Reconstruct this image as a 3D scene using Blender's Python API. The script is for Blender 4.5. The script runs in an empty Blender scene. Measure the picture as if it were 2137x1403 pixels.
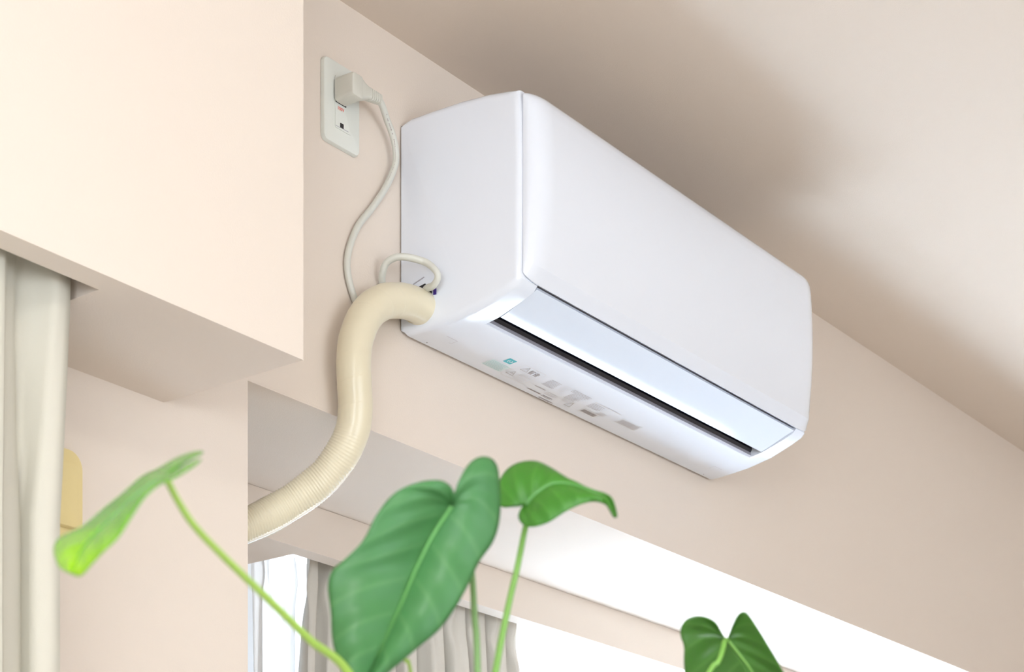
import bpy, bmesh, math, random
from mathutils import Vector
random.seed(7)
PI = math.pi
H = 0.85                      # eye height; heights below are written relative to it
CO, SI = 0.79905, 0.60127     # heading of the camera: x runs along the window wall, y into it
S = bpy.context.scene
COL = S.collection

# ---------------------------------------------------------------- camera, world, lights, exposure
cam = bpy.data.cameras.new('camera')
co = bpy.data.objects.new('camera', cam); COL.objects.link(co)
co.location = (0, 0, H)
co.rotation_euler = (PI/2, 0, math.atan2(SI, CO) - PI/2)
cam.sensor_width = 36; cam.lens = 36*4040/2137.0
cam.shift_y = (2246-701.5)/2137.0; cam.shift_x = 0.0
cam.clip_start = 0.02; cam.clip_end = 60
cam.dof.use_dof = True; cam.dof.focus_distance = 3.05; cam.dof.aperture_fstop = 13.5
S.camera = co

w = bpy.data.worlds.new('overcast_sky'); S.world = w; w.use_nodes = True
w.node_tree.nodes['Background'].inputs['Color'].default_value = (0.86, 0.93, 1.0, 1)
w.node_tree.nodes['Background'].inputs['Strength'].default_value = 3.0

def area(name, loc, target, sx, sy, power, col, spread=PI):
    l = bpy.data.lights.new(name, 'AREA'); l.shape = 'RECTANGLE'; l.size = sx; l.size_y = sy
    l.energy = power; l.color = col; l.spread = spread
    o = bpy.data.objects.new(name, l); COL.objects.link(o)
    o.location = (loc[0], loc[1], loc[2]+H)
    d = Vector(target) - Vector(loc)
    o.rotation_euler = d.to_track_quat('-Z', 'Y').to_euler()
    return o
# daylight of the window in the bay (comes up from the bright ground outside)
area('bay_daylight', (3.85, 2.95, -0.55), (3.7, 1.3, 1.3), 3.0, 1.0, 28, (0.52, 0.74, 1.0))
# the high sun grazes the bay glass and lands on the white sill, whose bounce lights the ceiling
sl = bpy.data.lights.new('sun', 'SUN'); sl.energy = 68; sl.angle = math.radians(6); sl.color = (0.60, 0.78, 1.0)
so_ = bpy.data.objects.new('sun', sl); COL.objects.link(so_); so_.location = (3.8, 4, 6)
so_.rotation_euler = Vector((-0.04, -0.213, -0.976)).to_track_quat('-Z', 'Y').to_euler()
# daylight of the windows on the left and behind the viewer
area('left_window_daylight', (-1.15, -0.2, 0.45), (2.4, 1.7, 1.1), 1.5, 0.8, 32, (0.86, 0.93, 1.0))
area('rear_window_daylight', (1.2, -2.0, 0.4), (2.6, 1.9, 0.9), 2.0, 1.3, 20, (0.80, 0.90, 1.0))

LAMP, LX, LY = 38.0, -0.15, -0.40      # glow and place of the ceiling lamp
vs = S.view_settings
vs.view_transform = 'Standard'; vs.look = 'None'; vs.gamma = 1.0; vs.use_curve_mapping = False
vs.exposure = 0.20

# ---------------------------------------------------------------- materials
def srgb(r, g, b):
    f = lambda c: (c/255/12.92) if c/255 <= 0.04045 else ((c/255+0.055)/1.055)**2.4
    return (f(r), f(g), f(b), 1)
def mat(name, col, rough=0.6, bump=0.0, scale=200, spec=0.5, coat=0.0, var=0.0, metal=0.0, dist=0.001):
    m = bpy.data.materials.new(name); m.use_nodes = True
    nt = m.node_tree; b = nt.nodes['Principled BSDF']
    b.inputs['Base Color'].default_value = col; b.inputs['Roughness'].default_value = rough
    b.inputs['Specular IOR Level'].default_value = spec; b.inputs['Coat Weight'].default_value = coat
    b.inputs['Coat Roughness'].default_value = 0.04; b.inputs['Metallic'].default_value = metal
    tc = nt.nodes.new('ShaderNodeTexCoord'); n = nt.nodes.new('ShaderNodeTexNoise')
    n.inputs['Scale'].default_value = scale; n.inputs['Detail'].default_value = 4
    nt.links.new(tc.outputs['Object'], n.inputs['Vector'])
    if bump:
        bp = nt.nodes.new('ShaderNodeBump'); bp.inputs['Strength'].default_value = bump
        bp.inputs['Distance'].default_value = dist
        nt.links.new(n.outputs['Fac'], bp.inputs['Height']); nt.links.new(bp.outputs['Normal'], b.inputs['Normal'])
    n2 = nt.nodes.new('ShaderNodeTexNoise'); n2.inputs['Scale'].default_value = 3.0
    nt.links.new(tc.outputs['Object'], n2.inputs['Vector'])
    mx = nt.nodes.new('ShaderNodeMix'); mx.data_type = 'RGBA'
    k = 1-var
    mx.inputs[6].default_value = (col[0]*k, col[1]*k, col[2]*k, 1); mx.inputs[7].default_value = col
    nt.links.new(n2.outputs['Fac'], mx.inputs[0]); nt.links.new(mx.outputs[2], b.inputs['Base Color'])
    return m
M = {}
M['paper'] = mat('peach_wallpaper', (0.785, 0.693, 0.61, 1), 0.85, 0.25, 420, 0.2, var=0.02)
M['ceil'] = mat('beige_ceiling_paper', (0.755, 0.65, 0.555, 1), 0.85, 0.3, 420, 0.2, var=0.02)
M['floor'] = mat('pale_wood_floor', (0.70, 0.66, 0.60, 1), 0.45, 0.1, 30, var=0.25)
M['white_paint'] = mat('white_paint', (0.86, 0.86, 0.85, 1), 0.5, 0.05, 100)
M['ac'] = mat('white_plastic', (0.79, 0.825, 0.90, 1), 0.18, 0.0, 200, 0.5, coat=0.4)
M['flap'] = mat('glossy_white_plastic', (0.66, 0.70, 0.78, 1), 0.07, 0.0, 200, 0.4, coat=0.2)
M['groove'] = mat('grey_plastic', (0.42, 0.41, 0.46, 1), 0.4)
M['dark'] = mat('dark_interior_plastic', (0.012, 0.012, 0.022, 1), 0.35)
M['vane'] = mat('dark_grey_vane', (0.06, 0.065, 0.075, 1), 0.35)
M['plate'] = mat('ivory_plate_plastic', (0.76, 0.78, 0.73, 1), 0.35, 0.0)
M['plug'] = mat('grey_beige_plug_plastic', (0.66, 0.65, 0.58, 1), 0.4, 0.0)
M['cable'] = mat('ivory_cable_sheath', (0.67, 0.67, 0.61, 1), 0.32, 0.0)
M['hose'] = mat('cream_vinyl_wrap', (0.78, 0.71, 0.53, 1), 0.32, 0.12, 90, 0.5, coat=0.15, var=0.04)
M['tape'] = mat('clear_glossy_tape', (0.85, 0.82, 0.74, 1), 0.12, coat=0.8)
M['black'] = mat('black_slot', (0.02, 0.017, 0.02, 1), 0.6)
M['purple'] = mat('purple_tag', (0.05, 0.02, 0.22, 1), 0.5)
M['red_ink'] = mat('red_print', (0.80, 0.22, 0.18, 1), 0.6)
M['ink'] = mat('grey_print', (0.40, 0.35, 0.34, 1), 0.6)
M['ink_soft'] = mat('pale_grey_print', (0.62, 0.57, 0.56, 1), 0.6)
M['sticker'] = mat('clear_sticker', (0.70, 0.70, 0.72, 1), 0.3)
M['teal'] = mat('teal_print', (0.05, 0.45, 0.50, 1), 0.5)
M['teal_soft'] = mat('pale_teal_print', (0.66, 0.76, 0.77, 1), 0.5)
M['white_ink'] = mat('white_print', (0.85, 0.9, 0.9, 1), 0.5)
M['yellow'] = mat('pale_yellow_plastic', (0.80, 0.66, 0.32, 1), 0.35)
M['rail'] = mat('white_rail', (0.85, 0.85, 0.86, 1), 0.35)
M['pot'] = mat('white_glazed_pot', (0.75, 0.73, 0.7, 1), 0.25)
M['soil'] = mat('dark_soil', (0.05, 0.03, 0.02, 1), 0.95, 0.8, 60)
M['wood'] = mat('light_wood', (0.55, 0.36, 0.2, 1), 0.5, 0.1, 40, var=0.2)

def cloth(name, col, transl, transp=0.0, weave=900):
    m = bpy.data.materials.new(name); m.use_nodes = True; nt = m.node_tree
    out = nt.nodes['Material Output']; b = nt.nodes['Principled BSDF']
    b.inputs['Base Color'].default_value = col; b.inputs['Roughness'].default_value = 0.9
    b.inputs['Specular IOR Level'].default_value = 0.1
    tc = nt.nodes.new('ShaderNodeTexCoord'); n = nt.nodes.new('ShaderNodeTexNoise'); n.inputs['Scale'].default_value = weave
    bp = nt.nodes.new('ShaderNodeBump'); bp.inputs['Strength'].default_value = 0.35; bp.inputs['Distance'].default_value = 0.0006
    nt.links.new(tc.outputs['Object'], n.inputs['Vector']); nt.links.new(n.outputs['Fac'], bp.inputs['Height'])
    nt.links.new(bp.outputs['Normal'], b.inputs['Normal'])
    t = nt.nodes.new('ShaderNodeBsdfTranslucent'); t.inputs['Color'].default_value = col
    mx = nt.nodes.new('ShaderNodeMixShader'); mx.inputs[0].default_value = transl
    nt.links.new(b.outputs[0], mx.inputs[1]); nt.links.new(t.outputs[0], mx.inputs[2])
    last = mx
    if transp:
        tr = nt.nodes.new('ShaderNodeBsdfTransparent'); m2 = nt.nodes.new('ShaderNodeMixShader'); m2.inputs[0].default_value = transp
        nt.links.new(mx.outputs[0], m2.inputs[1]); nt.links.new(tr.outputs[0], m2.inputs[2]); last = m2
    nt.links.new(last.outputs[0], out.inputs['Surface'])
    return m
M['drape'] = cloth('beige_drape_cloth', (0.68, 0.65, 0.56, 1), 0.12)
M['drape2'] = cloth('greige_drape_cloth', (0.68, 0.65, 0.59, 1), 0.05)
M['sheer'] = cloth('white_sheer_cloth', (0.88, 0.88, 0.88, 1), 0.55, 0.35)

def leafmat(name, base, vein, transl_col, transl=0.35, rough=0.35, coat=0.25, tip=None):
    m = bpy.data.materials.new(name); m.use_nodes = True; nt = m.node_tree; L = nt.links.new
    out = nt.nodes['Material Output']; b = nt.nodes['Principled BSDF']
    b.inputs['Roughness'].default_value = rough; b.inputs['Coat Weight'].default_value = coat; b.inputs['Coat Roughness'].default_value = 0.25
    uv = nt.nodes.new('ShaderNodeUVMap'); sp = nt.nodes.new('ShaderNodeSeparateXYZ'); L(uv.outputs[0], sp.inputs[0])
    # u = along the leaf, v = 0.5 at the midrib; side veins leave the midrib at a slant
    a = nt.nodes.new('ShaderNodeMath'); a.operation = 'SUBTRACT'; L(sp.outputs[1], a.inputs[0]); a.inputs[1].default_value = 0.5
    ab = nt.nodes.new('ShaderNodeMath'); ab.operation = 'ABSOLUTE'; L(a.outputs[0], ab.inputs[0])
    k = nt.nodes.new('ShaderNodeMath'); k.operation = 'MULTIPLY_ADD'; L(ab.outputs[0], k.inputs[0]); k.inputs[1].default_value = -0.25; L(sp.outputs[0], k.inputs[2])
    f = nt.nodes.new('ShaderNodeMath'); f.operation = 'MULTIPLY'; L(k.outputs[0], f.inputs[0]); f.inputs[1].default_value = 9*2*PI
    c = nt.nodes.new('ShaderNodeMath'); c.operation = 'COSINE'; L(f.outputs[0], c.inputs[0])
    r = nt.nodes.new('ShaderNodeMapRange'); L(c.outputs[0], r.inputs[0]); r.inputs[1].default_value = 0.80; r.inputs[2].default_value = 1.0
    r.inputs[3].default_value = 0; r.inputs[4].default_value = 0.45
    mid = nt.nodes.new('ShaderNodeMapRange'); L(ab.outputs[0], mid.inputs[0]); mid.inputs[1].default_value = 0.012; mid.inputs[2].default_value = 0.045
    mid.inputs[3].default_value = 1; mid.inputs[4].default_value = 0
    mxm = nt.nodes.new('ShaderNodeMath'); mxm.operation = 'MAXIMUM'; L(r.outputs[0], mxm.inputs[0]); L(mid.outputs[0], mxm.inputs[1])
    tc = nt.nodes.new('ShaderNodeTexCoord'); n = nt.nodes.new('ShaderNodeTexNoise'); n.inputs['Scale'].default_value = 28
    L(tc.outputs['Object'], n.inputs['Vector'])
    m0 = nt.nodes.new('ShaderNodeMix'); m0.data_type = 'RGBA'; L(n.outputs['Fac'], m0.inputs[0])
    m0.inputs[6].default_value = (base[0]*0.75, base[1]*0.85, base[2]*0.8, 1); m0.inputs[7].default_value = (base[0]*1.2, base[1]*1.12, base[2]*1.1, 1)
    m1 = nt.nodes.new('ShaderNodeMix'); m1.data_type = 'RGBA'; L(mxm.outputs[0], m1.inputs[0]); L(m0.outputs[2], m1.inputs[6]); m1.inputs[7].default_value = vein
    if tip:  # tints the leaf end as if daylight shone through it
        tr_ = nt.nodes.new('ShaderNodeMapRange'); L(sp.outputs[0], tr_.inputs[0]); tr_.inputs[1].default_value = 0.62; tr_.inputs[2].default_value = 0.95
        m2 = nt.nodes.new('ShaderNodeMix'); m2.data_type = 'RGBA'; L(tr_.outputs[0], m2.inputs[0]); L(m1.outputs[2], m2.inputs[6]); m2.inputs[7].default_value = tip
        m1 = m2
    L(m1.outputs[2], b.inputs['Base Color'])
    bp = nt.nodes.new('ShaderNodeBump'); bp.inputs['Strength'].default_value = 0.25; bp.inputs['Distance'].default_value = 0.0008
    L(c.outputs[0], bp.inputs['Height']); L(bp.outputs['Normal'], b.inputs['Normal'])
    t = nt.nodes.new('ShaderNodeBsdfTranslucent'); t.inputs['Color'].default_value = transl_col
    mx = nt.nodes.new('ShaderNodeMixShader'); mx.inputs[0].default_value = transl
    L(b.outputs[0], mx.inputs[1]); L(t.outputs[0], mx.inputs[2]); L(mx.outputs[0], out.inputs['Surface'])
    return m
M['leaf'] = leafmat('green_leaf', (0.055, 0.20, 0.060, 1), (0.10, 0.27, 0.09, 1), (0.08, 0.38, 0.05, 1), 0.25, 0.5, 0.08)
M['leaf_fresh'] = leafmat('fresh_green_leaf', (0.055, 0.23, 0.02, 1), (0.09, 0.30, 0.035, 1), (0.10, 0.42, 0.02, 1), 0.35, 0.45, 0.12)
M['leaf_glow_tip'] = leafmat('green_leaf_painted_glow_tip', (0.09, 0.30, 0.02, 1), (0.15, 0.40, 0.04, 1), (0.36, 0.78, 0.01, 1), 0.45, 0.22, 0.5, (0.42, 0.66, 0.02, 1))  # lime tip colour paints in the glow of light through the leaf
M['leaf_dark'] = leafmat('dark_green_leaf_underside', (0.045, 0.15, 0.015, 1), (0.09, 0.24, 0.04, 1), (0.10, 0.40, 0.02, 1), 0.35)
M['stem'] = mat('green_stem', (0.16, 0.35, 0.06, 1), 0.4, 0.1, 200)
M['rib'] = mat('green_midrib', (0.10, 0.30, 0.07, 1), 0.45, 0.1, 200)
M['stem_lime'] = mat('yellow_green_stem', (0.33, 0.52, 0.09, 1), 0.4, 0.1, 200)
M['stem_dull'] = mat('dull_green_stem', (0.14, 0.27, 0.08, 1), 0.45, 0.1, 200)

# ---------------------------------------------------------------- helpers
def tag(o, label=None, cat=None, group=None, kind=None):
    if label: o['label'] = label
    if cat: o['category'] = cat
    if group: o['group'] = group
    if kind: o['kind'] = kind
    return o
def empty(name, loc, label=None, cat=None):
    o = bpy.data.objects.new(name, None); COL.objects.link(o); o.empty_display_size = 0.05
    o.location = (loc[0], loc[1], loc[2]+H)
    return tag(o, label, cat)
def wloc(o):
    v = Vector((0, 0, 0))
    while o: v += Vector(o.location); o = o.parent
    return v
def link(name, verts, faces, m, parent=None, smooth=False, uvs=None, kind=None, mats=None, fm=None, angle=40, bevel=0):
    """verts in room coordinates (height above the eye); stored relative to the object's own origin"""
    vv = [Vector((v[0], v[1], v[2]+H)) for v in verts]
    lo = Vector((min(v.x for v in vv), min(v.y for v in vv), min(v.z for v in vv)))
    hi = Vector((max(v.x for v in vv), max(v.y for v in vv), max(v.z for v in vv)))
    org = Vector(((lo.x+hi.x)/2, (lo.y+hi.y)/2, lo.z))
    me = bpy.data.meshes.new(name)
    me.from_pydata([v-org for v in vv], [], faces)
    for mm in (mats or [m]): me.materials.append(mm)
    if fm:
        for p, i in zip(me.polygons, fm): p.material_index = i
    bm = bmesh.new(); bm.from_mesh(me)
    if uvs:
        pass
    else:
        bmesh.ops.recalc_face_normals(bm, faces=bm.faces)
        if bevel:
            bmesh.ops.bevel(bm, geom=[e for e in bm.edges if len(e.link_faces) == 2 and e.calc_face_angle(0) > 0.5], offset=bevel, segments=3, profile=0.5, affect='EDGES')
    bm.to_mesh(me); bm.free()
    if uvs:
        ul = me.uv_layers.new(name='UVMap')
        for l in me.loops: ul.data[l.index].uv = uvs[l.vertex_index]
    o = bpy.data.objects.new(name, me); COL.objects.link(o)
    if parent: o.parent = parent; o.location = org - wloc(parent)
    else: o.location = org
    if smooth:
        for p in me.polygons: p.use_smooth = True
        if angle < 180:
            me.set_sharp_from_angle(angle=math.radians(angle))
    if kind: o['kind'] = kind
    return o
def boxv(x0, x1, y0, y1, z0, z1):
    v = [(x, y, z) for x in (x0, x1) for y in (y0, y1) for z in (z0, z1)]
    f = [(0, 1, 3, 2), (4, 6, 7, 5), (0, 4, 5, 1), (2, 3, 7, 6), (0, 2, 6, 4), (1, 5, 7, 3)]
    return v, f
def boxes(name, lst, m, parent=None, **k):
    V, Fc = [], []
    for b in lst:
        v, f = boxv(*b); n = len(V); V += v; Fc += [tuple(i+n for i in q) for q in f]
    return link(name, V, Fc, m, parent, **k)
def catmull(P, n):
    P = [Vector(p) for p in P]; out = []
    Q = [P[0]*2-P[1]] + P + [P[-1]*2-P[-2]]
    for i in range(1, len(Q)-2):
        a, b, c, d = Q[i-1:i+3]
        for j in range(n):
            t = j/n
            out.append(0.5*((2*b)+(c-a)*t+(2*a-5*b+4*c-d)*t*t+(3*b-a-3*c+d)*t**3))
    out.append(P[-1]); return out
def resample(P, step):
    L = [0]
    for a, b in zip(P, P[1:]): L.append(L[-1]+(b-a).length)
    n = max(2, int(L[-1]/step)); out = []; j = 0
    for i in range(n+1):
        s = L[-1]*i/n
        while j < len(L)-2 and L[j+1] < s: j += 1
        t = (s-L[j])/max(1e-9, L[j+1]-L[j]); out.append(P[j].lerp(P[j+1], min(1, t)))
    return out, L[-1]
def tube(P, rad, seg=16, cap=True, ry=None, ref=None, offs=None):
    """rad: number or function(s, angle) ; P list of Vectors"""
    V, Fc = [], []; n = len(P); s = 0
    nrm = ref
    for i in range(n):
        t = (P[min(i+1, n-1)]-P[max(i-1, 0)]).normalized()
        if nrm is None: nrm = t.orthogonal()
        nrm = (nrm - t*nrm.dot(t)).normalized(); bn = t.cross(nrm)
        if i: s += (P[i]-P[i-1]).length
        for k in range(seg):
            a = 2*PI*k/seg; r = rad(s, a) if callable(rad) else rad
            kk = ry if ry else 1.0
            V.append(P[i]+nrm*(r*math.cos(a))+bn*(r*kk*math.sin(a)))
    for i in range(n-1):
        for k in range(seg):
            Fc.append((i*seg+k, i*seg+(k+1) % seg, (i+1)*seg+(k+1) % seg, (i+1)*seg+k))
    if cap:
        Fc.append(tuple(range(seg-1, -1, -1))); Fc.append(tuple((n-1)*seg+k for k in range(seg)))
    return V, Fc
def loft(secs):
    V = [p for s in secs for p in s]; n = len(secs[0]); Fc = []
    for i in range(len(secs)-1):
        for k in range(n):
            q = (i*n+k, i*n+(k+1) % n, (i+1)*n+(k+1) % n, (i+1)*n+k)
            Fc.append(q)
    Fc.append(tuple(range(n-1, -1, -1))); Fc.append(tuple((len(secs)-1)*n+k for k in range(n)))
    return V, Fc
def rrect(x0, x1, z0, z1, r, n=6):
    out = []
    for cx, cz, a0 in ((x1-r, z1-r, 0), (x0+r, z1-r, 90), (x0+r, z0+r, 180), (x1-r, z0+r, 270)):
        for i in range(n+1):
            a = math.radians(a0+90*i/n); out.append((cx+r*math.cos(a), cz+r*math.sin(a)))
    return out
def rplate(x0, x1, z0, z1, r, yb, yf, bev):
    """rounded plate on a wall: back at yb, front at yf (yf < yb), softened edge"""
    secs = []
    for ins, y in ((0, yb), (0, yf+bev), (bev*0.3, yf+bev*0.3), (bev, yf)):
        secs.append([(x, y, z) for x, z in rrect(x0+ins, x1-ins, z0+ins, z1-ins, max(r-ins*0.5, 0.0008))])
    return loft(secs)
def print_text(s, size, place, m, parent, name, bold=0.0, sx=1.0):
    """flat lettering: place(u, v) maps the text plane to the room"""
    cu = bpy.data.curves.new('t', 'FONT'); cu.body = s; cu.size = size; cu.offset = bold; cu.resolution_u = 2
    to = bpy.data.objects.new('t', cu); COL.objects.link(to)
    dg = bpy.context.evaluated_depsgraph_get(); me = bpy.data.meshes.new_from_object(to.evaluated_get(dg))
    V = [place(v.co.x*sx, v.co.y) for v in me.vertices]; Fc = [tuple(p.vertices) for p in me.polygons]
    bpy.data.objects.remove(to); bpy.data.curves.remove(cu); bpy.data.meshes.remove(me)
    if not Fc: return None
    return link(name, V, Fc, m, parent)

# ---------------------------------------------------------------- the room
ZC, ZF = 1.579, -H            # ceiling and floor heights from the eye
XL, XR, YB, YW = -1.25, 5.7, -2.3, 1.91
HB = 0.966                    # underside of the bay opening
BX0, BX1, BY = 1.928, 5.3, 2.45
def struct(name, lst, m, **k):
    return tag(boxes(name, lst, m, **k), kind='structure')
struct('ceiling', [(XL, XR, YB, YW+0.12, ZC, ZC+0.1)], M['ceil'])
struct('floor', [(XL, XR, YB, YW, ZF-0.1, ZF)], M['floor'])
SILL = -0.30
struct('wall_back', [(XL, BX0, YW, YW+0.10, ZF, ZC), (BX0, BX1, YW, YW+0.10, HB+0.0028, ZC), (BX1, XR, YW, YW+0.10, ZF, ZC),
                     (BX0, BX1, YW, YW+0.10, ZF, SILL-0.03)], M['paper'])
struct('wall_right', [(XR, XR+0.1, YB, YW+0.1, ZF, ZC)], M['paper'])
# left and front walls with the window openings that let the daylight in
struct('wall_left', [(XL-0.1, XL, YB, -1.1, ZF, ZC), (XL-0.1, XL, 0.7, YW+0.1, ZF, ZC), (XL-0.1, XL, -1.1, 0.7, ZF, 0.0), (XL-0.1, XL, -1.1, 0.7, 1.45, ZC)], M['paper'])
struct('wall_front', [(XL, 0.1, YB-0.1, YB, ZF, ZC), (2.4, XR, YB-0.1, YB, ZF, ZC), (0.1, 2.4, YB-0.1, YB, ZF, -0.2), (0.1, 2.4, YB-0.1, YB, 1.35, ZC)], M['paper'])
# bay: roof, side walls, back wall with its opening, sill
WX0, WX1, WZ0, WZ1 = 2.47, 5.2, -0.25, 1.00
struct('ceiling_bay', [(BX0-0.1, BX1+0.1, YW+0.101, BY, HB, HB+0.1), (BX0, BX1, YW, YW+0.101, HB, HB+0.0027)], M['paper'])
struct('wall_bay_left', [(BX0-0.1, BX0, YW+0.10, BY+0.1, SILL, HB)], M['paper'])
struct('wall_bay_right', [(BX1, BX1+0.1, YW+0.10, BY+0.1, SILL, HB)], M['paper'])
struct('wall_bay_back', [(BX0, WX0, BY, BY+0.1, SILL, HB), (WX1, BX1, BY, BY+0.1, SILL, HB), (WX0, WX1, BY, BY+0.1, SILL, WZ0)], M['paper'])
struct('trim_1', [(BX0, BX1, YW-0.03, BY, SILL-0.03, SILL)], M['white_paint'])
# pelmet of the bay: a face board with the curtain slot behind it
struct('trim_2', [(BX0, BX1, 2.240, 2.275, 0.887, HB-0.0005), (BX0, 2.405, 2.275, BY, 0.887, HB-0.0005)], M['paper'])
# window of the bay: frame, mullions, panes
def window(name, x0, x1, z0, z1, y):
    r = empty(name, ((x0+x1)/2, y, z0)); r['kind'] = 'structure'
    fw = 0.03
    boxes('window_frame', [(x0, x1, y-0.02, y+0.03, z0, z0+fw), (x0, x1, y-0.02, y+0.03, z1-fw, z1), (x0, x0+fw, y-0.02, y+0.03, z0+fw, z1-fw), (x1-fw, x1, y-0.02, y+0.03, z0+fw, z1-fw)], M['rail'], r)
    n = 2; wd = (x1-x0-2*fw)/n
    g = bpy.data.materials.get('window_glass')
    if not g:
        g = bpy.data.materials.new('window_glass'); g.use_nodes = True; nt = g.node_tree
        t = nt.nodes.new('ShaderNodeBsdfTransparent'); gl = nt.nodes.new('ShaderNodeBsdfGlossy'); gl.inputs['Roughness'].default_value = 0.02
        mx = nt.nodes.new('ShaderNodeMixShader'); mx.inputs[0].default_value = 0.06
        nt.links.new(t.outputs[0], mx.inputs[1]); nt.links.new(gl.outputs[0], mx.inputs[2]); nt.links.new(mx.outputs[0], nt.nodes['Material Output'].inputs['Surface'])
    for i in range(n):
        a = x0+fw+i*wd
        if i: boxes('mullion', [(a-0.018, a+0.018, y-0.015, y+0.02, z0+fw, z1-fw)], M['rail'], r)
        boxes('pane', [(a+(0.018 if i else 0), a+wd-(0.018 if i < n-1 else 0), y, y+0.004, z0+fw, z1-fw)], g, r)
window('window_1', WX0, WX1, WZ0, WZ1, BY+0.03)

# the boxed-out soffit with a curtain slot at the left
SX, SY, SZ = 1.771, 1.658, 0.892
struct('trim_3', [(XL, SX, SY, SY+0.037, SZ, ZC), (1.473, SX, SY+0.037, YW, SZ, ZC), (XL, 1.473, SY+0.037, YW, 1.02, ZC), (XL, 1.473, 1.835, YW, SZ, 1.02)], M['paper'])

# ceiling lamp of the room (above and to the left of the viewer)
def lathe(prof, cx, cy, n=40):
    secs = []
    for r, z in prof: secs.append([(cx+r*math.cos(2*PI*k/n), cy+r*math.sin(2*PI*k/n), z) for k in range(n)])
    return loft(secs)
glow = bpy.data.materials.new('frosted_lamp_glow'); glow.use_nodes = True
gb = glow.node_tree.nodes['Principled BSDF']; gb.inputs['Base Color'].default_value = (0.9, 0.9, 0.88, 1)
gb.inputs['Emission Color'].default_value = (0.98, 0.99, 1.0, 1); gb.inputs['Emission Strength'].default_value = LAMP
lamp = empty('ceiling_lamp', (LX, LY, ZC-0.105), 'round frosted ceiling lamp in the middle of the room', 'ceiling lamp')
V, Fc = lathe([(0.235, ZC-0.001), (0.240, ZC-0.018), (0.225, ZC-0.022), (0.02, ZC-0.022)], LX, LY)
link('lamp_base', V, Fc, M['white_paint'], lamp, smooth=True, angle=40)
V, Fc = lathe([(0.222, ZC-0.0225), (0.222, ZC-0.060), (0.205, ZC-0.085), (0.15, ZC-0.100), (0.02, ZC-0.105)], LX, LY)
link('lamp_diffuser', V, Fc, glow, lamp, smooth=True, angle=60)

# ---------------------------------------------------------------- curtains
def curtain(name, x0, x1, y, z0, z1, folds, amp, m, label, seed=0, flare=(0, 0), pinch=0.06, parentparts=True, lean=0.0):
    rnd = random.Random(seed)
    r = empty(name, ((x0+x1)/2, y, z0), label, 'curtain')
    nx, nz = folds*18, 60
    ph = [rnd.uniform(-0.35, 0.35) for _ in range(folds+2)]; am = [rnd.uniform(0.7, 1.15) for _ in range(folds+2)]
    V, Fc = [], []
    for j in range(nz+1):
        v = (j/nz)**1.8                       # finer rows near the top
        z = z1-(z1-z0)*v; d = z1-z
        k = min(1, d/0.35)
        near = math.exp(-((d-pinch)/0.03)**2)  # gathered by the heading stitch
        A = amp*(0.70+0.30*k)*(1-0.25*near)
        for i in range(nx+1):
            u = i/nx; f = u*folds; a = int(f); w_ = f-a
            p = ph[a]*(1-w_)+ph[a+1]*w_; q = am[a]*(1-w_)+am[a+1]*w_
            c = math.cos(2*PI*(f+p*k))
            yy = y + A*q*(1-2*abs(math.cos(PI*(f+p*k)))**0.6)
            # the heading keeps a narrow triple tuck at every pleat
            yy += 0.006*(1-k)*math.cos(6*PI*f)
            x = x0+(x1-x0)*u + 0.012*k*math.sin(2*PI*f*2+p) + flare[0]*k*(1-u)**2 + flare[1]*k*u**2 + lean*d
            x += 0.010*near*math.sin(2*PI*f)
            V.append((x, yy, z))
    for j in range(nz):
        for i in range(nx):
            a = j*(nx+1)+i; Fc.append((a, a+1, a+nx+2, a+nx+1))
    o = link('cloth', V, Fc, m, r, smooth=True, angle=180)
    s = o.modifiers.new('thick', 'SOLIDIFY'); s.thickness = 0.0012
    return r
left_drape = curtain('drape_curtain', 0.35, 1.464, 1.742, ZF+0.02, 0.975, 9, 0.028, M['drape'],
        'beige drape hanging from the soffit slot at the left edge', 3, flare=(0, -0.024), pinch=0.03)
bay_drape = curtain('drape_curtain', 2.490, 3.090, 2.333, SILL+0.012, 0.930, 9, 0.044, M['drape2'],
        'greige pleated drape gathered in the bay window behind the largest leaf', 11, flare=(-0.03, 0.02), pinch=0.075)
sheer = curtain('sheer_curtain', 2.43, 2.76, 2.400, SILL+0.012, 0.925, 4, 0.016, M['sheer'],
        'white sheer curtain drawn to the left side of the bay window', 5, flare=(0, 0), pinch=0.04)
# ---------------------------------------------------------------- rails (inside the slots, each hung from its roof)
def rail(x0, x1, y, ztop, zc, n, label):
    r = empty('curtain_rail', ((x0+x1)/2, y, zc), label, 'curtain rail')
    boxes('track', [(x0, x1, y-0.010, y+0.010, ztop-0.016, ztop)], M['rail'], r)
    base = None
    for i in range(n):
        x = x0+(x1-x0)*(i+0.5)/n
        if base is None:
            P = [Vector((x, y+0.006*math.sin(a), ztop-0.024+0.008*math.cos(a))) for a in [2*PI*q/10 for q in range(11)]]
            V, Fc = tube(P, 0.0014, 6); base = link('glider', V, Fc, M['rail'], r, smooth=True); bx = x
        else:
            g = base.copy(); COL.objects.link(g); g.parent = r; g.location.x = base.location.x + (x-bx)
rail(0.34, 1.468, 1.742, 1.019, 1.0, 9, 'white track inside the soffit slot above the left drape')
rail(2.42, 5.25, 2.330, 0.965, 0.95, 20, 'white track hidden behind the bay pelmet above the pleated drape')
rail(2.42, 5.25, 2.398, 0.965, 0.95, 20, 'white track nearest the glass above the sheer curtain')

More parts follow.
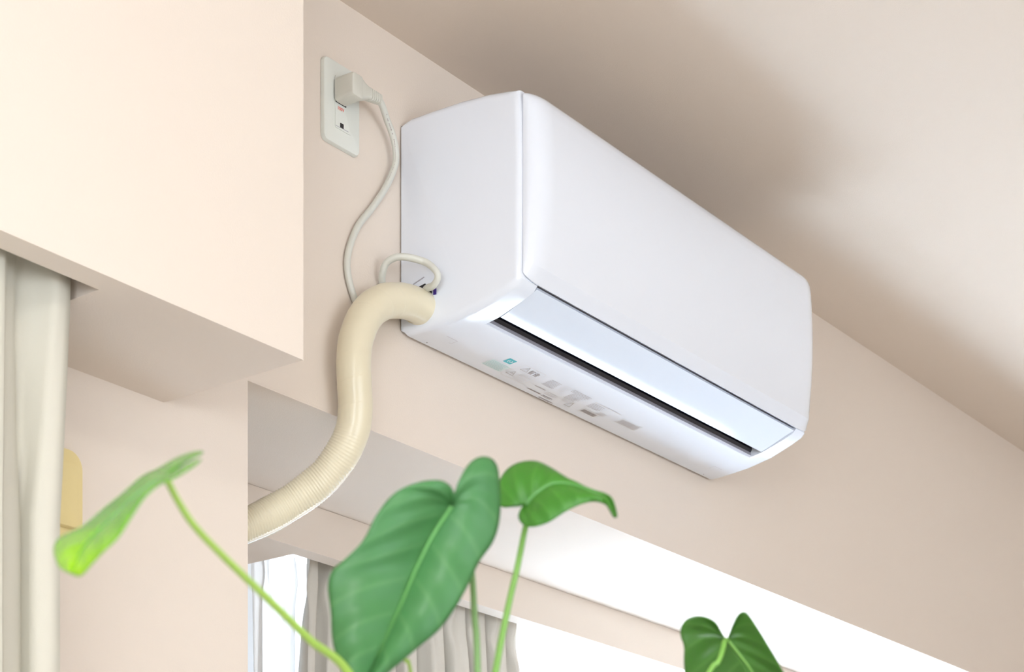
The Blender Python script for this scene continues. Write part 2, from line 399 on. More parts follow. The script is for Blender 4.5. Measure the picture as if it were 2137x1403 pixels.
# ---------------------------------------------------------------- air conditioner
X0, X1 = 2.253, 3.163         # back edges of the body
AX0, AX1 = 2.314, 3.104       # air outlet
ac = empty('air_conditioner', ((X0+X1)/2, 1.80, 1.129), 'white split air conditioner on the peach wall under the ceiling', 'air conditioner')
topb = [(1.9065, 1.134), (1.9065, 1.4445), (1.9050, 1.4500), (1.9000, 1.4545), (1.890, 1.4568), (1.85, 1.4580), (1.80, 1.4585), (1.75, 1.4560), (1.715, 1.4515), (1.699, 1.4480)]
front = [(1.694, 1.425), (1.692, 1.36), (1.692, 1.28), (1.693, 1.20)]
A = front + [(1.6935, 1.170), (1.7005, 1.1625), (1.722, 1.1542), (1.745, 1.1468), (1.767, 1.1400), (1.778, 1.1382), (1.787, 1.1368), (1.795, 1.1353)]
B = front + [(1.6935, 1.176), (1.700, 1.190), (1.715, 1.230), (1.760, 1.235), (1.800, 1.215), (1.789, 1.150), (1.7865, 1.1405), (1.791, 1.1360)]
tail = [(1.816, 1.1318), (1.850, 1.1292), (1.885, 1.1275), (1.902, 1.1285)]
PA, PB = topb+A+tail, topb+B+tail
def inset(P, d):
    n = len(P); out = []; cy = sum(p[0] for p in P)/n; cz = sum(p[1] for p in P)/n
    for i, (y, z) in enumerate(P):
        a, b = P[i-1], P[(i+1) % n]; ty, tz = b[0]-a[0], b[1]-a[1]; L = math.hypot(ty, tz)
        ny, nz = tz/L, -ty/L
        if ny*(cy-y)+nz*(cz-z) < 0: ny, nz = -ny, -nz
        yy, zz = y+ny*d, z+nz*d
        if y > 1.90: yy = y
        out.append((yy, zz))
    return out
DR = 0.085                    # the cheeks taper towards the front
def sec(P, x, side):
    k = DR*side
    return [(x + k*(1.91-y), y, z) for y, z in P]
r0 = 0.012; secs = []
for i in range(7):
    a = PI/2*i/6; secs.append(sec(inset(PA, r0*(1-math.sin(a))), X0+r0*(1-math.cos(a)), 1))
secs.append([(AX0-0.0005, y, z) for y, z in PA]); secs.append([(AX0, y, z) for y, z in PB])
secs.append([(AX1, y, z) for y, z in PB]); secs.append([(AX1+0.0005, y, z) for y, z in PA])
for i in range(6, -1, -1):
    a = PI/2*i/6; secs.append(sec(inset(PA, r0*(1-math.sin(a))), X1-r0*(1-math.cos(a)), -1))
V, Fc = loft(secs)
link('body', V, Fc, M['ac'], ac, smooth=True, angle=32)
# front panel with rounded ends and a bevelled lower lip
def panel_section(f, x):
    # f: 0 at the very end, 1 on the face
    pts = []
    prof = [(1.6925, 1.4475), (1.688, 1.4466), (1.6825, 1.4443), (1.6775, 1.4405), (1.6735, 1.4350), (1.6705, 1.4265), (1.6685, 1.4130), (1.6665, 1.39), (1.6645, 1.355), (1.6640, 1.32), (1.6650, 1.285), (1.6680, 1.25), (1.6715, 1.22), (1.6745, 1.200), (1.6760, 1.1880), (1.6885, 1.1705), (1.6895, 1.1688), (1.6925, 1.1700)]
    for y, z in prof:
        yy = 1.6925-(1.6925-y)*(0.0+1.0*f)
        zz = z + (0.0100*(1-f))*(1 if z < 1.25 else -1)*min(1, abs(z-1.30)/0.13)
        pts.append((x, yy, zz))
    return pts
secs = []; PX0, PX1, RE = 2.2760, 3.1400, 0.044
for i in range(13):
    a = PI/2*i/12; secs.append(panel_section(math.sin(a)**0.9, PX0+RE*(1-math.cos(a))))
for i in range(12, -1, -1):
    a = PI/2*i/12; secs.append(panel_section(math.sin(a)**0.9, PX1-RE*(1-math.cos(a))))
V, Fc = loft(secs)
link('front_panel', V, Fc, M['ac'], ac, smooth=True, angle=24)
# louvre flap
fl = [(1.6965, 1.1663), (1.7005, 1.1649), (1.722, 1.1566), (1.745, 1.1477), (1.7550, 1.1440), (1.7640, 1.1410)]
V, Fc = loft([[(x, y, z) for y, z in fl]+[(x, y+0.0015, z+0.0045) for y, z in reversed(fl)] for x in (AX0+0.0022, AX1-0.0022)])
fo = link('louver_flap', V, Fc, M['flap'], ac, smooth=True, angle=30)
# dark hollow behind the flap, with vertical vanes
V, Fc = loft([[(x, y, z) for y, z in [(1.7025, 1.186), (1.716, 1.2285), (1.7595, 1.2335), (1.7975, 1.214), (1.7880, 1.150), (1.7875, 1.144), (1.784, 1.150), (1.79, 1.21), (1.758, 1.226), (1.722, 1.222), (1.706, 1.182)]] for x in (AX0+0.0006, AX1-0.0006)])
ho = link('outlet_liner', V, Fc, M['dark'], ac)
boxes('outlet_end_wall', [(AX0+0.0006, AX0+0.0025, 1.732, 1.784, 1.160, 1.222)], M['dark'], ac)
boxes('outlet_end_wall', [(AX1-0.0025, AX1-0.0006, 1.732, 1.784, 1.160, 1.222)], M['dark'], ac)
vb = None
for i, x in enumerate([2.61, 2.665, 2.72, 2.79, 2.85, 2.91, 2.97, 3.03]):
    if vb is None:
        vb = boxes('air_vane', [(x, x+0.0035, 1.738, 1.778, 1.158, 1.212)], M['vane'], ac, bevel=0.0008); vx = x
    else:
        g = vb.copy(); COL.objects.link(g); g.parent = ac; g.location.x = vb.location.x+(x-vx)
boxes('inner_louver', [(AX0+0.02, AX1-0.02, 1.768, 1.782, 1.168, 1.1705)], M['vane'], ac)
boxes('flap_groove', [(AX0+0.0008, AX1-0.0008, 1.6937, 1.7015, 1.1735, 1.1775)], M['groove'], ac)
# grey slot edge lip
V, Fc = loft([[(x, y, z) for y, z in [(1.7855, 1.1385), (1.7875, 1.1465), (1.7895, 1.1465), (1.7900, 1.1368)]] for x in (AX0+0.0008, AX1-0.0008)])
link('outlet_lip', V, Fc, M['groove'], ac)
# receiver window on the left cheek, and hook covers underneath
def under(x, y, d=0.0):       # a point on the underside
    pts = [(1.767, 1.1400), (1.7865, 1.1368), (1.795, 1.1353), (1.816, 1.1318), (1.850, 1.1292), (1.885, 1.1275), (1.902, 1.1285), (1.907, 1.131)]
    z = pts[0][1]
    for (a, za), (b, zb) in zip(pts, pts[1:]):
        if a <= y <= b: z = za+(zb-za)*(y-a)/(b-a)
    return (x, y, z-d)
def patch(name, rects, m, parent, d=0.00025, kind=None):
    V, Fc = [], []
    for x0, x1, y0, y1 in rects:
        ny = max(1, int(abs(y1-y0)/0.006)); n = len(V)
        for j in range(ny+1):
            y = y0+(y1-y0)*j/ny; V += [under(x0, y, d), under(x1, y, d)]
        for j in range(ny): Fc.append((n+2*j, n+2*j+1, n+2*j+3, n+2*j+2))
    return link(name, V, Fc, m, parent, kind=kind)
for a, sgn in ((2.300, 1), (3.115, -1)):
    rs = [(a-0.034*0, a+0.026*sgn, 1.8545, 1.8553), (a+0.026*sgn-0.0004, a+0.026*sgn+0.0004, 1.8545, 1.868), (a+0.020*sgn, a+0.026*sgn, 1.8675, 1.8681)]
    rs = [(min(p, q), max(p, q), r_, s_) for p, q, r_, s_ in rs]
    patch('hook_cover_seam', rs, M['groove'], ac)
    patch('release_dot', [(a-0.001, a+0.001, 1.8935, 1.8955)], M['black'], ac)
# --- printed marks
lab = empty('instruction_print', (2.55, 1.86, 1.129)); lab.parent = ac; lab.location = Vector((2.55, 1.86, 1.129+H))-wloc(ac)
lab['label'] = 'printed warning and specification marks'
patch('eco_emblem', [(2.4336, 2.4520, 1.8345, 1.8496)], M['teal'], lab)
U = lambda x0, y0: (lambda u, v: under(x0+u, y0-v, 0.0004))
arrows = []
def poly_under(name, P, m, parent, d=0.0005):
    return link(name, [under(x, y, d) for x, y in P], [tuple(range(len(P)))], m, parent)
def stroke(P, wd, closed=False):
    R = []
    Q = P+[P[0]] if closed else P
    for (a, b), (c, d) in zip(Q, Q[1:]):
        L = math.hypot(c-a, d-b); nx, ny = -(d-b)/L*wd/2, (c-a)/L*wd/2
        R.append([(a+nx, b+ny), (c+nx, d+ny), (c-nx, d-ny), (a-nx, b-ny)])
    return R
def strokes_under(name, polys, m, parent, d=0.0004):
    V, Fc = [], []
    for P in polys:
        n = len(V); V += [under(x, y, d) for x, y in P]; Fc.append(tuple(range(n, n+len(P))))
    return link(name, V, Fc, m, parent)
strokes_under('emblem_arrows', stroke([(2.4412, 1.8385), (2.4375, 1.8420), (2.4412, 1.8455)], 0.0011)+stroke([(2.4375, 1.8420), (2.4425, 1.8420)], 0.0011) +
              stroke([(2.4450, 1.8385), (2.4487, 1.8420), (2.4450, 1.8455)], 0.0011)+stroke([(2.4440, 1.8420), (2.4487, 1.8420)], 0.0011), M['white_ink'], lab, 0.0006)
patch('teal_notice', [(2.417, 2.464, 1.8555, 1.8800)], M['teal_soft'], lab, 0.0002)
rn = random.Random(4)
def lines(name, x0, x1, y0, dy, n, m, wd=0.0008, gap=0.25):
    R = []
    for i in range(n):
        x = x0+rn.uniform(0, 0.001); e = x1-rn.uniform(0, (x1-x0)*gap); y = y0+i*dy
        while x < e:
            q = min(e, x+rn.uniform(0.0014, 0.0045)); R.append((x, q, y, y+wd)); x = q+rn.uniform(0.0004, 0.0010)
    return patch(name, R, m, lab, 0.0004)
lines('fine_print', 2.419, 2.461, 1.8580, 0.0032, 7, M['teal'], 0.0004)
# warning box
strokes_under('warning_box', stroke([(2.4740, 1.8330), (2.5270, 1.8330), (2.5295, 1.8355), (2.5295, 1.8800), (2.5270, 1.8830), (2.4720, 1.8830), (2.4690, 1.8800), (2.4690, 1.8560), (2.4715, 1.8540), (2.4715, 1.8350)], 0.0005, True), M['ink_soft'], lab)
strokes_under('warning_triangle', stroke([(2.4785, 1.8490), (2.4875, 1.8350), (2.4955, 1.8490)], 0.0009, True)+stroke([(2.4872, 1.8400), (2.4872, 1.8448)], 0.0008)+stroke([(2.4872, 1.8460), (2.4872, 1.8470)], 0.0009), M['ink'], lab)
strokes_under('warning_triangle', stroke([(2.4725, 1.8735), (2.4815, 1.8595), (2.4905, 1.8735)], 0.0008, True)+stroke([(2.4790, 1.8690), (2.4840, 1.8690), (2.4815, 1.8650)], 0.0006, True), M['ink'], lab)
print_text('警告', 0.0128, U(2.4970, 1.8488), M['ink'], lab, 'warning_lettering', bold=0.0002)
lines('fine_print', 2.4935, 2.5270, 1.8535, 0.0036, 4, M['ink_soft'])
lines('fine_print', 2.4930, 2.5240, 1.8690, 0.0036, 4, M['ink_soft'])
# specification block
lines('specification_text', 2.5490, 2.5810, 1.8370, 0.0030, 8, M['ink'], 0.0009, 0.15)
lines('specification_text', 2.5850, 2.6060, 1.8345, 0.0034, 7, M['ink_soft'], 0.0007)
lines('specification_text', 2.6090, 2.6610, 1.8350, 0.0032, 3, M['ink'], 0.0010, 0.1)
lines('specification_text', 2.6200, 2.6580, 1.8450, 0.0032, 7, M['ink'], 0.0008, 0.3)
lines('specification_text', 2.5490, 2.5790, 1.8700, 0.0040, 1, M['ink'], 0.0016, 0.05)
lines('model_lettering', 2.5490, 2.5860, 1.8850, 0.0040, 1, M['ink'], 0.0034, 0.02)
lines('specification_text', 2.5860, 2.6200, 1.8720, 0.0036, 3, M['ink_soft'], 0.0010)
lines('specification_text', 2.5900, 2.6180, 1.8850, 0.0036, 2, M['ink'], 0.0018, 0.1)
lines('model_lettering', 2.5950, 2.6350, 1.8965, 0.0040, 1, M['ink'], 0.0026, 0.02)
lines('specification_text', 2.6260, 2.6600, 1.8680, 0.0034, 3, M['ink_soft'], 0.0008)
lines('specification_text', 2.6780, 2.7600, 1.8390, 0.0040, 1, M['ink_soft'], 0.0018, 0.1)
lines('specification_text', 2.6780, 2.7150, 1.8440, 0.0036, 5, M['ink'], 0.0010, 0.1)
lines('specification_text', 2.7200, 2.7420, 1.8590, 0.0036, 3, M['ink_soft'], 0.0018, 0.1)
strokes_under('warning_triangle', stroke([(2.6480, 1.8840), (2.6560, 1.8690), (2.6640, 1.8840)], 0.0008, True), M['ink'], lab)
def barcode(x0, x1, y0, y1, m1, m2):
    patch('barcode_sticker', [(x0-0.004, x1+0.004, y0-0.003, y1+0.003)], M['sticker'], lab, 0.0002)
    R = []; x = x0
    while x < x1:
        q = x+rn.choice([0.0006, 0.0010, 0.0016]); R.append((x, min(q, x1), y0, y1)); x = q+rn.choice([0.0004, 0.0007])
    patch('barcode', R, m1, lab, 0.0005)
barcode(2.6900, 2.7280, 1.8710, 1.8800, M['ink'], None)
barcode(2.7760, 2.8280, 1.8490, 1.8640, M['ink_soft'], None)
# pipe and lead opening on the left cheek
def cheek(y): return X0+DR*(1.91-y)
def on_cheek(P, d): return [(cheek(y)-d, y, z) for y, z in P]
link('knockout_slot', on_cheek([(1.8885, 1.1915), (1.8620, 1.1968), (1.8580, 1.1905), (1.8500, 1.1860), (1.8500, 1.1780), (1.8885, 1.1780)], 0.0006), [(0, 1, 2, 3, 4, 5)], M['black'], ac)
V, Fc = loft([on_cheek([(1.8840, 1.2010), (1.8640, 1.2075), (1.8640, 1.2060), (1.8840, 1.1993)], d) for d in (0.0, 0.0008)])
link('vent_mark', V, Fc, M['groove'], ac)
V, Fc = loft([on_cheek([(1.8470, 1.1835), (1.8420, 1.1850), (1.8420, 1.1760), (1.8470, 1.1760)], d) for d in (0.0, 0.0012)])
link('purple_tag', V, Fc, M['purple'], ac)
# mounting plate edge between body and wall
boxes('mounting_plate', [(X0+0.004, X1-0.004, 1.9072, 1.9098, 1.138, 1.448)], M['vane'], ac)

# ---------------------------------------------------------------- refrigerant pipe in its vinyl wrap
P = [(2.285, 1.870, 1.160), (2.255, 1.869, 1.162), (2.215, 1.868, 1.158), (2.168, 1.868, 1.142), (2.131, 1.868, 1.113), (2.1090, 1.869, 1.073), (2.1035, 1.870, 1.036),
     (2.1075, 1.872, 1.003), (2.1140, 1.876, 0.972), (2.1160, 1.883, 0.943), (2.1110, 1.897, 0.912), (2.1000, 1.920, 0.880), (2.0850, 1.947, 0.855), (2.065, 1.972, 0.834), (2.035, 1.992, 0.811), (1.990, 2.012, 0.787), (1.932, 2.025, 0.766)]
path, Ltot = resample(catmull(P, 24), 0.0011)
S0 = 0.36                     # the ribbed wrap starts here
Rh = 0.0252
def hr(s, a):
    # spiral overlap of the tape on the smooth part, tight corrugation on the lower part
    k = min(1, max(0, (s-S0+0.02*math.sin(a))/0.05))
    sp = ((s/0.034 - a/(2*PI)) % 1.0)
    r = Rh + 0.00035*(1-k)*(1-sp)
    ph = 2*PI*s/0.0046 + 0.9*math.sin(a*2+s*40) + 0.8*math.sin(s*73+a)
    r += k*(0.0008*math.sin(ph)) + k*0.0006*math.sin(s*90+2*a)
    return r
hose = empty('pipe_hose', (2.10, 1.90, 0.80), 'cream tape-wrapped pipe curving from the air conditioner down into the bay', 'pipe')
V, Fc = tube(path, hr, 44, ref=Vector((0, -1, 0)))
link('vinyl_wrap', V, Fc, M['hose'], hose, smooth=True, angle=180)
# glossy tape edge along the lower outer side
i0 = int(len(path)*0.60); sub = path[i0:]
sp = []
for i, p in enumerate(sub):
    t = (sub[min(i+1, len(sub)-1)]-sub[max(i-1, 0)]).normalized()
    side = t.cross(Vector((0.60, 0.80, 0.0))).normalized()
    if side.z > 0: side = -side
    n2 = (side*0.93 + Vector((-0.48, -0.64, 0))*0.38).normalized()
    e = min(1, i/60)
    sp.append(p + n2*(Rh-0.0022+0.0012*e))
V, Fc = tube(sp[::3], lambda s, a: 0.0034+0.0003*math.sin(s*1200), 10)
link('tape_edge', V, Fc, M['tape'], hose, smooth=True)
V, Fc = tube([Vector(p) for p in ((2.2475, 1.872, 1.163), (2.2600, 1.872, 1.1625))], 0.0262, 32)
link('wrap_end', V, Fc, M['hose'], hose, smooth=True)

# ---------------------------------------------------------------- outlet plate
ou = empty('wall_outlet', (2.117, 1.91, 1.361), 'ivory rounded wall outlet plate beside the soffit, plug in its socket', 'outlet')
V, Fc = rplate(2.0760, 2.1545, 1.3590, 1.4810, 0.009, 1.9095, 1.9020, 0.0040)
link('cover_plate', V, Fc, M['plate'], ou, smooth=True, angle=30)
V, Fc = rplate(2.0985, 2.1330, 1.3830, 1.4590, 0.0025, 1.9020, 1.9008, 0.0006)
link('socket_insert', V, Fc, M['plate'], ou, smooth=True, angle=30)
boxes('contact_slot', [(2.1085, 2.1155, 1.9000, 1.9009, 1.3860, 1.3925)], M['black'], ou)
boxes('terminal_seam', [(2.1155, 2.1260, 1.9002, 1.9009, 1.3855, 1.3860), (2.0990, 2.1085, 1.9002, 1.9009, 1.3850, 1.3855)], M['groove'], ou)
boxes('plug_gap', [(2.0988, 2.1210, 1.9000, 1.9009, 1.4195, 1.4530)], M['black'], ou)
print_text('100V', 0.0072, lambda u, v: (2.1025+u, 1.9004, 1.4105+v), M['red_ink'], ou, 'voltage_lettering', bold=0.0002, sx=0.95)

# ---------------------------------------------------------------- plug with its lead
pl = empty('power_lead', (2.18, 1.87, 1.10), 'ivory plug and lead running from the outlet to the air conditioner', 'cable')
def blk(y, ins, dx=0):
    return [(x, y, z) for x, z in rrect(2.0950+ins, 2.1205-ins+dx, 1.4190+ins, 1.4535-ins, 0.005, 5)]
V, Fc = loft([blk(1.8985, 0.0), blk(1.880, 0.0), blk(1.868, 0.0003), blk(1.8655, 0.0012), blk(1.8642, 0.0035)])
link('plug_body', V, Fc, M['plug'], pl, smooth=True, angle=35)
def rsec(x, yc, zc, hy, hz):
    out = []
    for a in [2*PI*i/20 for i in range(20)]:
        ca, sa = math.cos(a), math.sin(a); e = 0.55
        out.append((x, yc+hy*math.copysign(abs(ca)**e, ca), zc+hz*math.copysign(abs(sa)**e, sa)))
    return out
secs = [rsec(2.110, 1.8735, 1.4365, 0.0088, 0.0165), rsec(2.1195, 1.8735, 1.4368, 0.0086, 0.0160), rsec(2.128, 1.8742, 1.4372, 0.0080, 0.0125), rsec(2.136, 1.8748, 1.4385, 0.0078, 0.0095)]
x = 2.139
for i in range(6):
    hz = 0.0090-0.0004*i; hy = 0.0076-0.0002*i; zc = 1.4395+0.0004*i
    secs += [rsec(x, 1.875, zc, hy, hz), rsec(x+0.0034, 1.875, zc, hy-0.0001, hz-0.0001), rsec(x+0.0036, 1.875, zc, hy-0.0014, hz-0.0016), rsec(x+0.0045, 1.875, zc, hy-0.0014, hz-0.0016)]
    x += 0.0047
V, Fc = loft(secs)
link('strain_relief', V, Fc, M['plug'], pl, smooth=True, angle=35)
C = [(2.160, 1.875, 1.4400), (2.172, 1.877, 1.4400), (2.1850, 1.882, 1.4345), (2.1983, 1.8880, 1.4287), (2.2140, 1.8910, 1.4142), (2.2252, 1.8940, 1.3963), (2.2276, 1.8970, 1.3743), (2.2113, 1.9010, 1.3368), (2.1819, 1.9030, 1.2951), (2.1529, 1.9040, 1.2595), (2.1354, 1.9045, 1.2253), (2.1280, 1.9045, 1.1967), (2.1312, 1.9045, 1.1745), (2.1417, 1.9045, 1.1518), (2.1570, 1.9045, 1.1330), (2.1800, 1.9045, 1.1330), (2.1980, 1.9045, 1.1550),
     (2.2048, 1.9030, 1.1840), (2.1978, 1.8970, 1.1981), (2.1960, 1.8860, 1.2141), (2.2044, 1.8660, 1.2205),
     (2.2280, 1.8411, 1.2149), (2.2320, 1.8222, 1.1987), (2.2360, 1.8209, 1.1883), (2.2405, 1.8329, 1.1813), (2.2480, 1.8529, 1.1836), (2.2580, 1.866, 1.1800), (2.2700, 1.868, 1.1810)]
cp, cl = resample(catmull(C, 14), 0.003)
V, Fc = tube(cp, 0.0049, 16, ref=Vector((0, -1, 0)), ry=1.12)
link('lead', V, Fc, M['cable'], pl, smooth=True, angle=180)
# raised lettering on the lead between the plug and the bend (tiny dark marks)
R = []
for i in range(0, 44):
    if rn.random() < 0.3: continue
    j = 10+int(i*0.9)
    a, b = cp[j], cp[j+1]; t = (b-a).normalized(); n = Vector((-0.62, -0.78, 0)); n = (n-t*n.dot(t)).normalized(); bn = t.cross(n)
    c = a + (n*0.965+bn*(0.26)).normalized()*0.00535
    s = t*0.0011; q = bn*0.0007
    R.append([c-s-q, c+s-q, c+s+q, c-s+q])
V = [p for r_ in R for p in r_]; Fc = [tuple(range(4*i, 4*i+4)) for i in range(len(R))]
link('lead_print', V, Fc, M['ink'], pl)

# ---------------------------------------------------------------- pale yellow plate behind the left drape
yl = empty('wall_plate', (1.58, 1.91, 0.665), 'pale yellow rounded plastic plate on the wall at the left drape', 'wall plate')
V, Fc = rplate(1.535, 1.625, 0.668, 0.785, 0.022, 1.9095, 1.898, 0.004); link('base_plate', V, Fc, M['yellow'], yl, smooth=True, angle=30)
V, Fc = rplate(1.548, 1.611, 0.684, 0.766, 0.008, 1.898, 1.889, 0.004); link('raised_cover', V, Fc, M['yellow'], yl, smooth=True, angle=30)

# ---------------------------------------------------------------- foreground plant
def cpt(px, py, t):
    # a spot of the plant, given as sideways / upward angle units and its distance ahead
    u = (px-1068)/4040.0; v = (2246-py)/4040.0
    return Vector((t*(CO+SI*u), t*(SI-CO*u), t*v))
BASE = cpt(1010, 3330, 1.26)
plant = empty('potted_plant', (BASE.x, BASE.y, BASE.z-0.20), 'heart-leaved green houseplant with long thin stems in the foreground', 'plant')
def poly_at(P, s):
    L = [0]
    for a, b in zip(P, P[1:]): L.append(L[-1]+(b-a).length)
    s *= L[-1]
    for i in range(len(P)-1):
        if s <= L[i+1] or i == len(P)-2:
            t = (s-L[i])/max(1e-9, L[i+1]-L[i]); return P[i].lerp(P[i+1], min(1, max(0, t)))
def leaf(mid, left, right, m, lobe=0.3, cup=0.006, thick=0.0006, ripple=0.0005, label=None):
    mid, left, right = [catmull([cpt(*p) for p in q], 8) for q in (mid, left, right)]
    N, K = 64, 12
    V, Fc, UV = [], [], []
    fwd = Vector((CO, SI, 0))
    def idx(side, i, k): return (side*(N+1)+i)*(K+1)+k
    for side, mg in ((0, left), (1, right)):
        for i in range(N+1):
            s = i/N
            b = poly_at(mg, s); g = max(0.0, (s-lobe)/(1-lobe)); g = g*g*(3-2*g)*0.35+g*0.65
            a = poly_at(mid, g)
            for k in range(K+1):
                w_ = k/K; p = a.lerp(b, w_)
                bulge = cup*math.sin(PI*min(1, w_*1.0))
                rp = ripple*math.cos(2*PI*9*(s-0.125*w_))*math.sin(PI*w_)
                p = p - fwd*(bulge+rp)
                V.append(p); UV.append((s, 0.5+(0.5*w_ if side else -0.5*w_)))
        for i in range(N):
            for k in range(K):
                q = (idx(side, i, k), idx(side, i, k+1), idx(side, i+1, k+1), idx(side, i+1, k))
                Fc.append(q if side else q[::-1])
    o = link('leaf', V, Fc, m, plant, smooth=True, uvs=UV, angle=180)
    so = o.modifiers.new('thick', 'SOLIDIFY'); so.thickness = thick; so.offset = 0
    if label: o['label'] = label
    return o, mid
def rib(o, mid, r, m, front=-1, n=0.9):
    fwd = Vector((CO, SI, 0))
    L = len(mid); pts = [p+fwd*(0.0010*front) for p in mid[:max(3, int(L*n))]]
    k = len(pts)
    V, Fc = [], []
    tot = sum((b-a).length for a, b in zip(pts, pts[1:]))
    V, Fc = tube(pts, lambda s, a: r*(1-0.85*s/tot), 8)
    return link('midrib', V, Fc, m, o, smooth=True)
def stem(pts, r0, r1, m):
    P = catmull(pts, 10); tot = sum((b-a).length for a, b in zip(P, P[1:]))
    V, Fc = tube(P, lambda s, a: r0+(r1-r0)*s/tot, 12)
    return link('petiole', V, Fc, m, plant, smooth=True, angle=180)
# largest leaf, facing the viewer
T = 1.20
o, md = leaf([(942, 1058, T+.012), (905, 1115, T+.012), (872, 1180, T+.008), (842, 1250, T), (808, 1325, T-.012), (748, 1462, T-.035)],
         [(942, 1058, T+.012), (948, 1040, T+.008), (940, 1016, T), (915, 1003, T-.008), (868, 1008, T-.014), (822, 1030, T-.016), (785, 1075, T-.018), (757, 1128, T-.018), (718, 1168, T-.018), (692, 1192, T-.018), (684, 1225, T-.018), (690, 1280, T-.02), (694, 1340, T-.022), (712, 1400, T-.028), (748, 1462, T-.035)],
         [(942, 1058, T+.012), (954, 1030, T+.012), (964, 992, T+.012), (984, 963, T+.012), (1012, 953, T+.014), (1036, 970, T+.018), (1043, 1025, T+.022), (1042, 1085, T+.024), (1028, 1132, T+.022), (1000, 1172, T+.018), (978, 1218, T+.012), (950, 1268, T+.006), (915, 1315, T), (868, 1355, T-.01), (815, 1400, T-.022), (748, 1462, T-.035)],
         M['leaf'], 0.30, 0.007, label='largest leaf, facing the viewer')
rib(o, md, 0.0013, M['rib'])
# second leaf, to the right and behind
T = 1.30
o, md = leaf([(1097, 1056, T), (1120, 1030, T-.003), (1155, 1010, T-.006), (1200, 1013, T-.01), (1250, 1033, T-.016), (1272, 1046, T-.022), (1287, 1080, T-.03)],
         [(1097, 1056, T), (1070, 1058, T), (1045, 1057, T+.004), (1038, 1030, T+.008), (1044, 1000, T+.012), (1060, 978, T+.014), (1085, 965, T+.016), (1118, 963, T+.016), (1150, 977, T+.014), (1190, 1003, T+.008), (1230, 1023, T), (1262, 1030, T-.012), (1279, 1045, T-.022), (1287, 1080, T-.03)],
         [(1097, 1056, T), (1085, 1066, T-.004), (1082, 1082, T-.008), (1092, 1096, T-.012), (1113, 1100, T-.016), (1145, 1090, T-.02), (1180, 1068, T-.022), (1212, 1053, T-.022), (1240, 1047, T-.022), (1262, 1053, T-.024), (1272, 1066, T-.027), (1280, 1080, T-.03), (1287, 1080, T-.03)],
         M['leaf_fresh'], 0.25, 0.004, label='smaller fresh green leaf with a drooping tip')
rib(o, md, 0.0011, M['rib'])
# third leaf, lower right, seen from its underside
T = 1.42
o, md = leaf([(1517, 1336, T), (1540, 1364, T+.004), (1568, 1402, T+.01), (1590, 1450, T+.018), (1602, 1520, T+.03), (1600, 1600, T+.05)],
         [(1517, 1336, T), (1506, 1328, T-.003), (1497, 1305, T-.006), (1480, 1291, T-.008), (1456, 1286, T-.008), (1434, 1292, T-.006), (1421, 1309, T-.002), (1420, 1328, T), (1427, 1350, T+.002), (1427, 1385, T+.006), (1433, 1430, T+.012), (1460, 1490, T+.02), (1510, 1550, T+.034), (1600, 1600, T+.05)],
         [(1517, 1336, T), (1524, 1326, T-.004), (1530, 1303, T-.01), (1539, 1285, T-.014), (1551, 1277, T-.016), (1562, 1284, T-.016), (1582, 1314, T-.012), (1604, 1350, T-.006), (1626, 1388, T), (1648, 1430, T+.008), (1660, 1480, T+.018), (1650, 1540, T+.034), (1600, 1600, T+.05)],
         M['leaf_dark'], 0.30, -0.003, label='dark leaf seen from its underside')
rib(o, md, 0.0010, M['stem'])
# fourth leaf, far left, seen edge-on with its tip bending to the viewer
T = 0.98
o, md = leaf([(345, 1000, T), (318, 1012, T-.004), (285, 1035, T-.008), (245, 1072, T-.014), (205, 1110, T-.022), (170, 1150, T-.032), (152, 1200, T-.04)],
         [(345, 1000, T), (372, 975, T+.012), (405, 955, T+.022), (424, 944, T+.034), (405, 943, T+.048), (370, 955, T+.058), (330, 978, T+.062), (295, 995, T+.060), (255, 1030, T+.056), (215, 1062, T+.048), (170, 1100, T+.032), (125, 1122, T+.012), (112, 1150, T-.008), (125, 1185, T-.026), (152, 1200, T-.04)],
         [(345, 1000, T), (372, 990, T-.004), (402, 972, T-.012), (420, 958, T-.024), (405, 972, T-.038), (368, 996, T-.052), (332, 1012, T-.06), (300, 1040, T-.064), (272, 1082, T-.066), (246, 1122, T-.066), (215, 1152, T-.062), (190, 1180, T-.054), (170, 1202, T-.046), (152, 1200, T-.04)],
         M['leaf_glow_tip'], 0.30, 0.004, label='green leaf seen edge-on at the left, tip tinted lime for light shining through')
rib(o, md, 0.0012, M['rib'])
# stems
stem([cpt(942, 1058, 1.214), cpt(955, 1085, 1.235), cpt(972, 1135, 1.25), cpt(984, 1195, 1.255), cpt(990, 1290, 1.26), cpt(996, 1403, 1.262), cpt(1005, 2000, 1.262), BASE], 0.0019, 0.0038, M['stem_dull'])
stem([cpt(1097, 1056, 1.302), cpt(1099, 1085, 1.312), cpt(1092, 1120, 1.312), cpt(1078, 1190, 1.31), cpt(1066, 1240, 1.308), cpt(1050, 1315, 1.305), cpt(1035, 1395, 1.30), cpt(1019, 1500, 1.297), cpt(1006, 1720, 1.29), cpt(1004, 2200, 1.275), BASE+Vector((0.01, 0, 0))], 0.0020, 0.0042, M['stem'])
stem([cpt(1517, 1336, 1.419), cpt(1511, 1340, 1.412), cpt(1508, 1355, 1.406), cpt(1498, 1382, 1.400), cpt(1478, 1406, 1.396), cpt(1400, 1560, 1.37), cpt(1200, 2100, 1.31), BASE+Vector((0.02, -0.012, 0))], 0.0018, 0.0038, M['stem'])
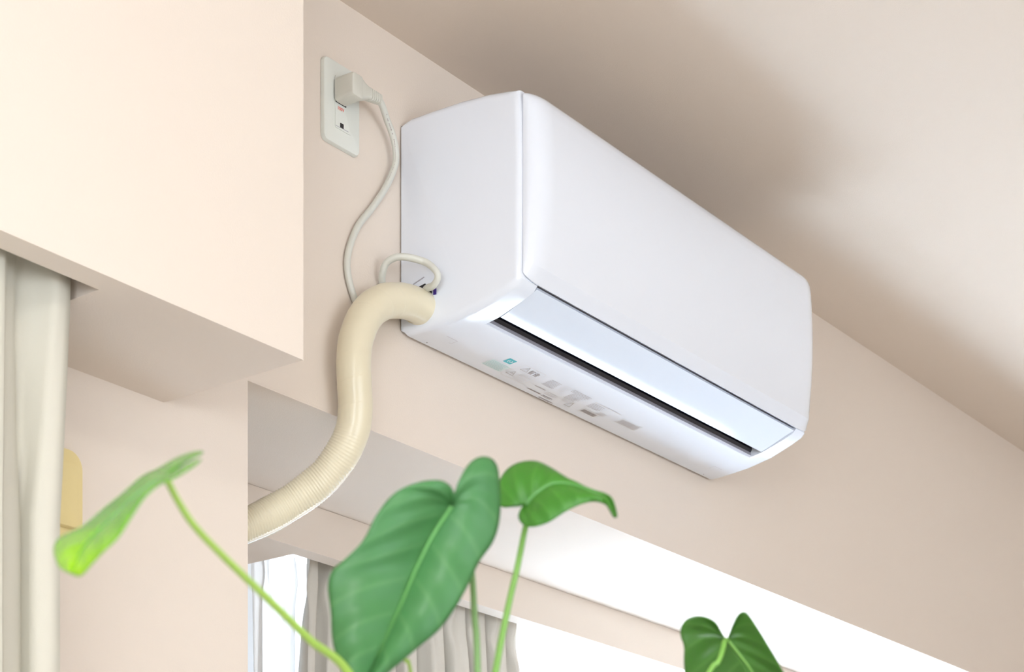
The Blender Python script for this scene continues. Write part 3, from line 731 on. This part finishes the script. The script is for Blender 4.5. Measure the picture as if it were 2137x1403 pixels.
stem([cpt(345, 1000, .980), cpt(352, 1010, .982), cpt(372, 1048, .99), cpt(405, 1098, 1.0), cpt(462, 1158, 1.025), cpt(560, 1252, 1.075), cpt(645, 1335, 1.12), cpt(740, 1425, 1.17), cpt(860, 1700, 1.22), cpt(970, 2300, 1.25), BASE+Vector((-0.012, 0.01, 0))], 0.0017, 0.0055, M['stem_lime'])
o = stem([cpt(800, 1262, 1.228), cpt(822, 1325, 1.234), cpt(835, 1357, 1.238), cpt(846, 1380, 1.24), cpt(858, 1410, 1.242), cpt(900, 1700, 1.25), BASE+Vector((-0.004, -0.012, 0))], 0.0010, 0.0030, M['stem_lime'])
# pot, soil and the stool that carries it (below the frame)
def lathe(prof, cx, cy, n=40):
    secs = []
    for r, z in prof: secs.append([(cx+r*math.cos(2*PI*k/n), cy+r*math.sin(2*PI*k/n), z) for k in range(n)])
    return loft(secs)
bz = BASE.z
V, Fc = lathe([(0.070, bz-0.20), (0.078, bz-0.19), (0.098, bz+0.01), (0.103, bz+0.015), (0.103, bz+0.03), (0.096, bz+0.03), (0.092, bz+0.004), (0.070, bz-0.17)], BASE.x, BASE.y)
link('pot', V, Fc, M['pot'], plant, smooth=True, angle=40)
V, Fc = lathe([(0.085, bz-0.05), (0.0915, bz-0.01), (0.0905, bz+0.001), (0.04, bz+0.006), (0.005, bz+0.007)], BASE.x, BASE.y)
link('soil', V, Fc, M['soil'], plant, smooth=True, kind='stuff')
st = empty('wooden_stool', (BASE.x, BASE.y, ZF), 'small round wooden stool under the plant pot', 'stool')
tz = bz-0.20
V, Fc = lathe([(0.145, tz-0.024), (0.150, tz-0.020), (0.150, tz-0.004), (0.146, tz-0.0005)], BASE.x, BASE.y); link('seat', V, Fc, M['wood'], st, smooth=True, angle=40)
for k in range(3):
    a = 2*PI*k/3+0.4
    V, Fc = tube([Vector((BASE.x+0.085*math.cos(a), BASE.y+0.085*math.sin(a), tz-0.022)), Vector((BASE.x+0.125*math.cos(a), BASE.y+0.125*math.sin(a), ZF+0.001))], 0.012, 12)
    link('leg', V, Fc, M['wood'], st, smooth=True)
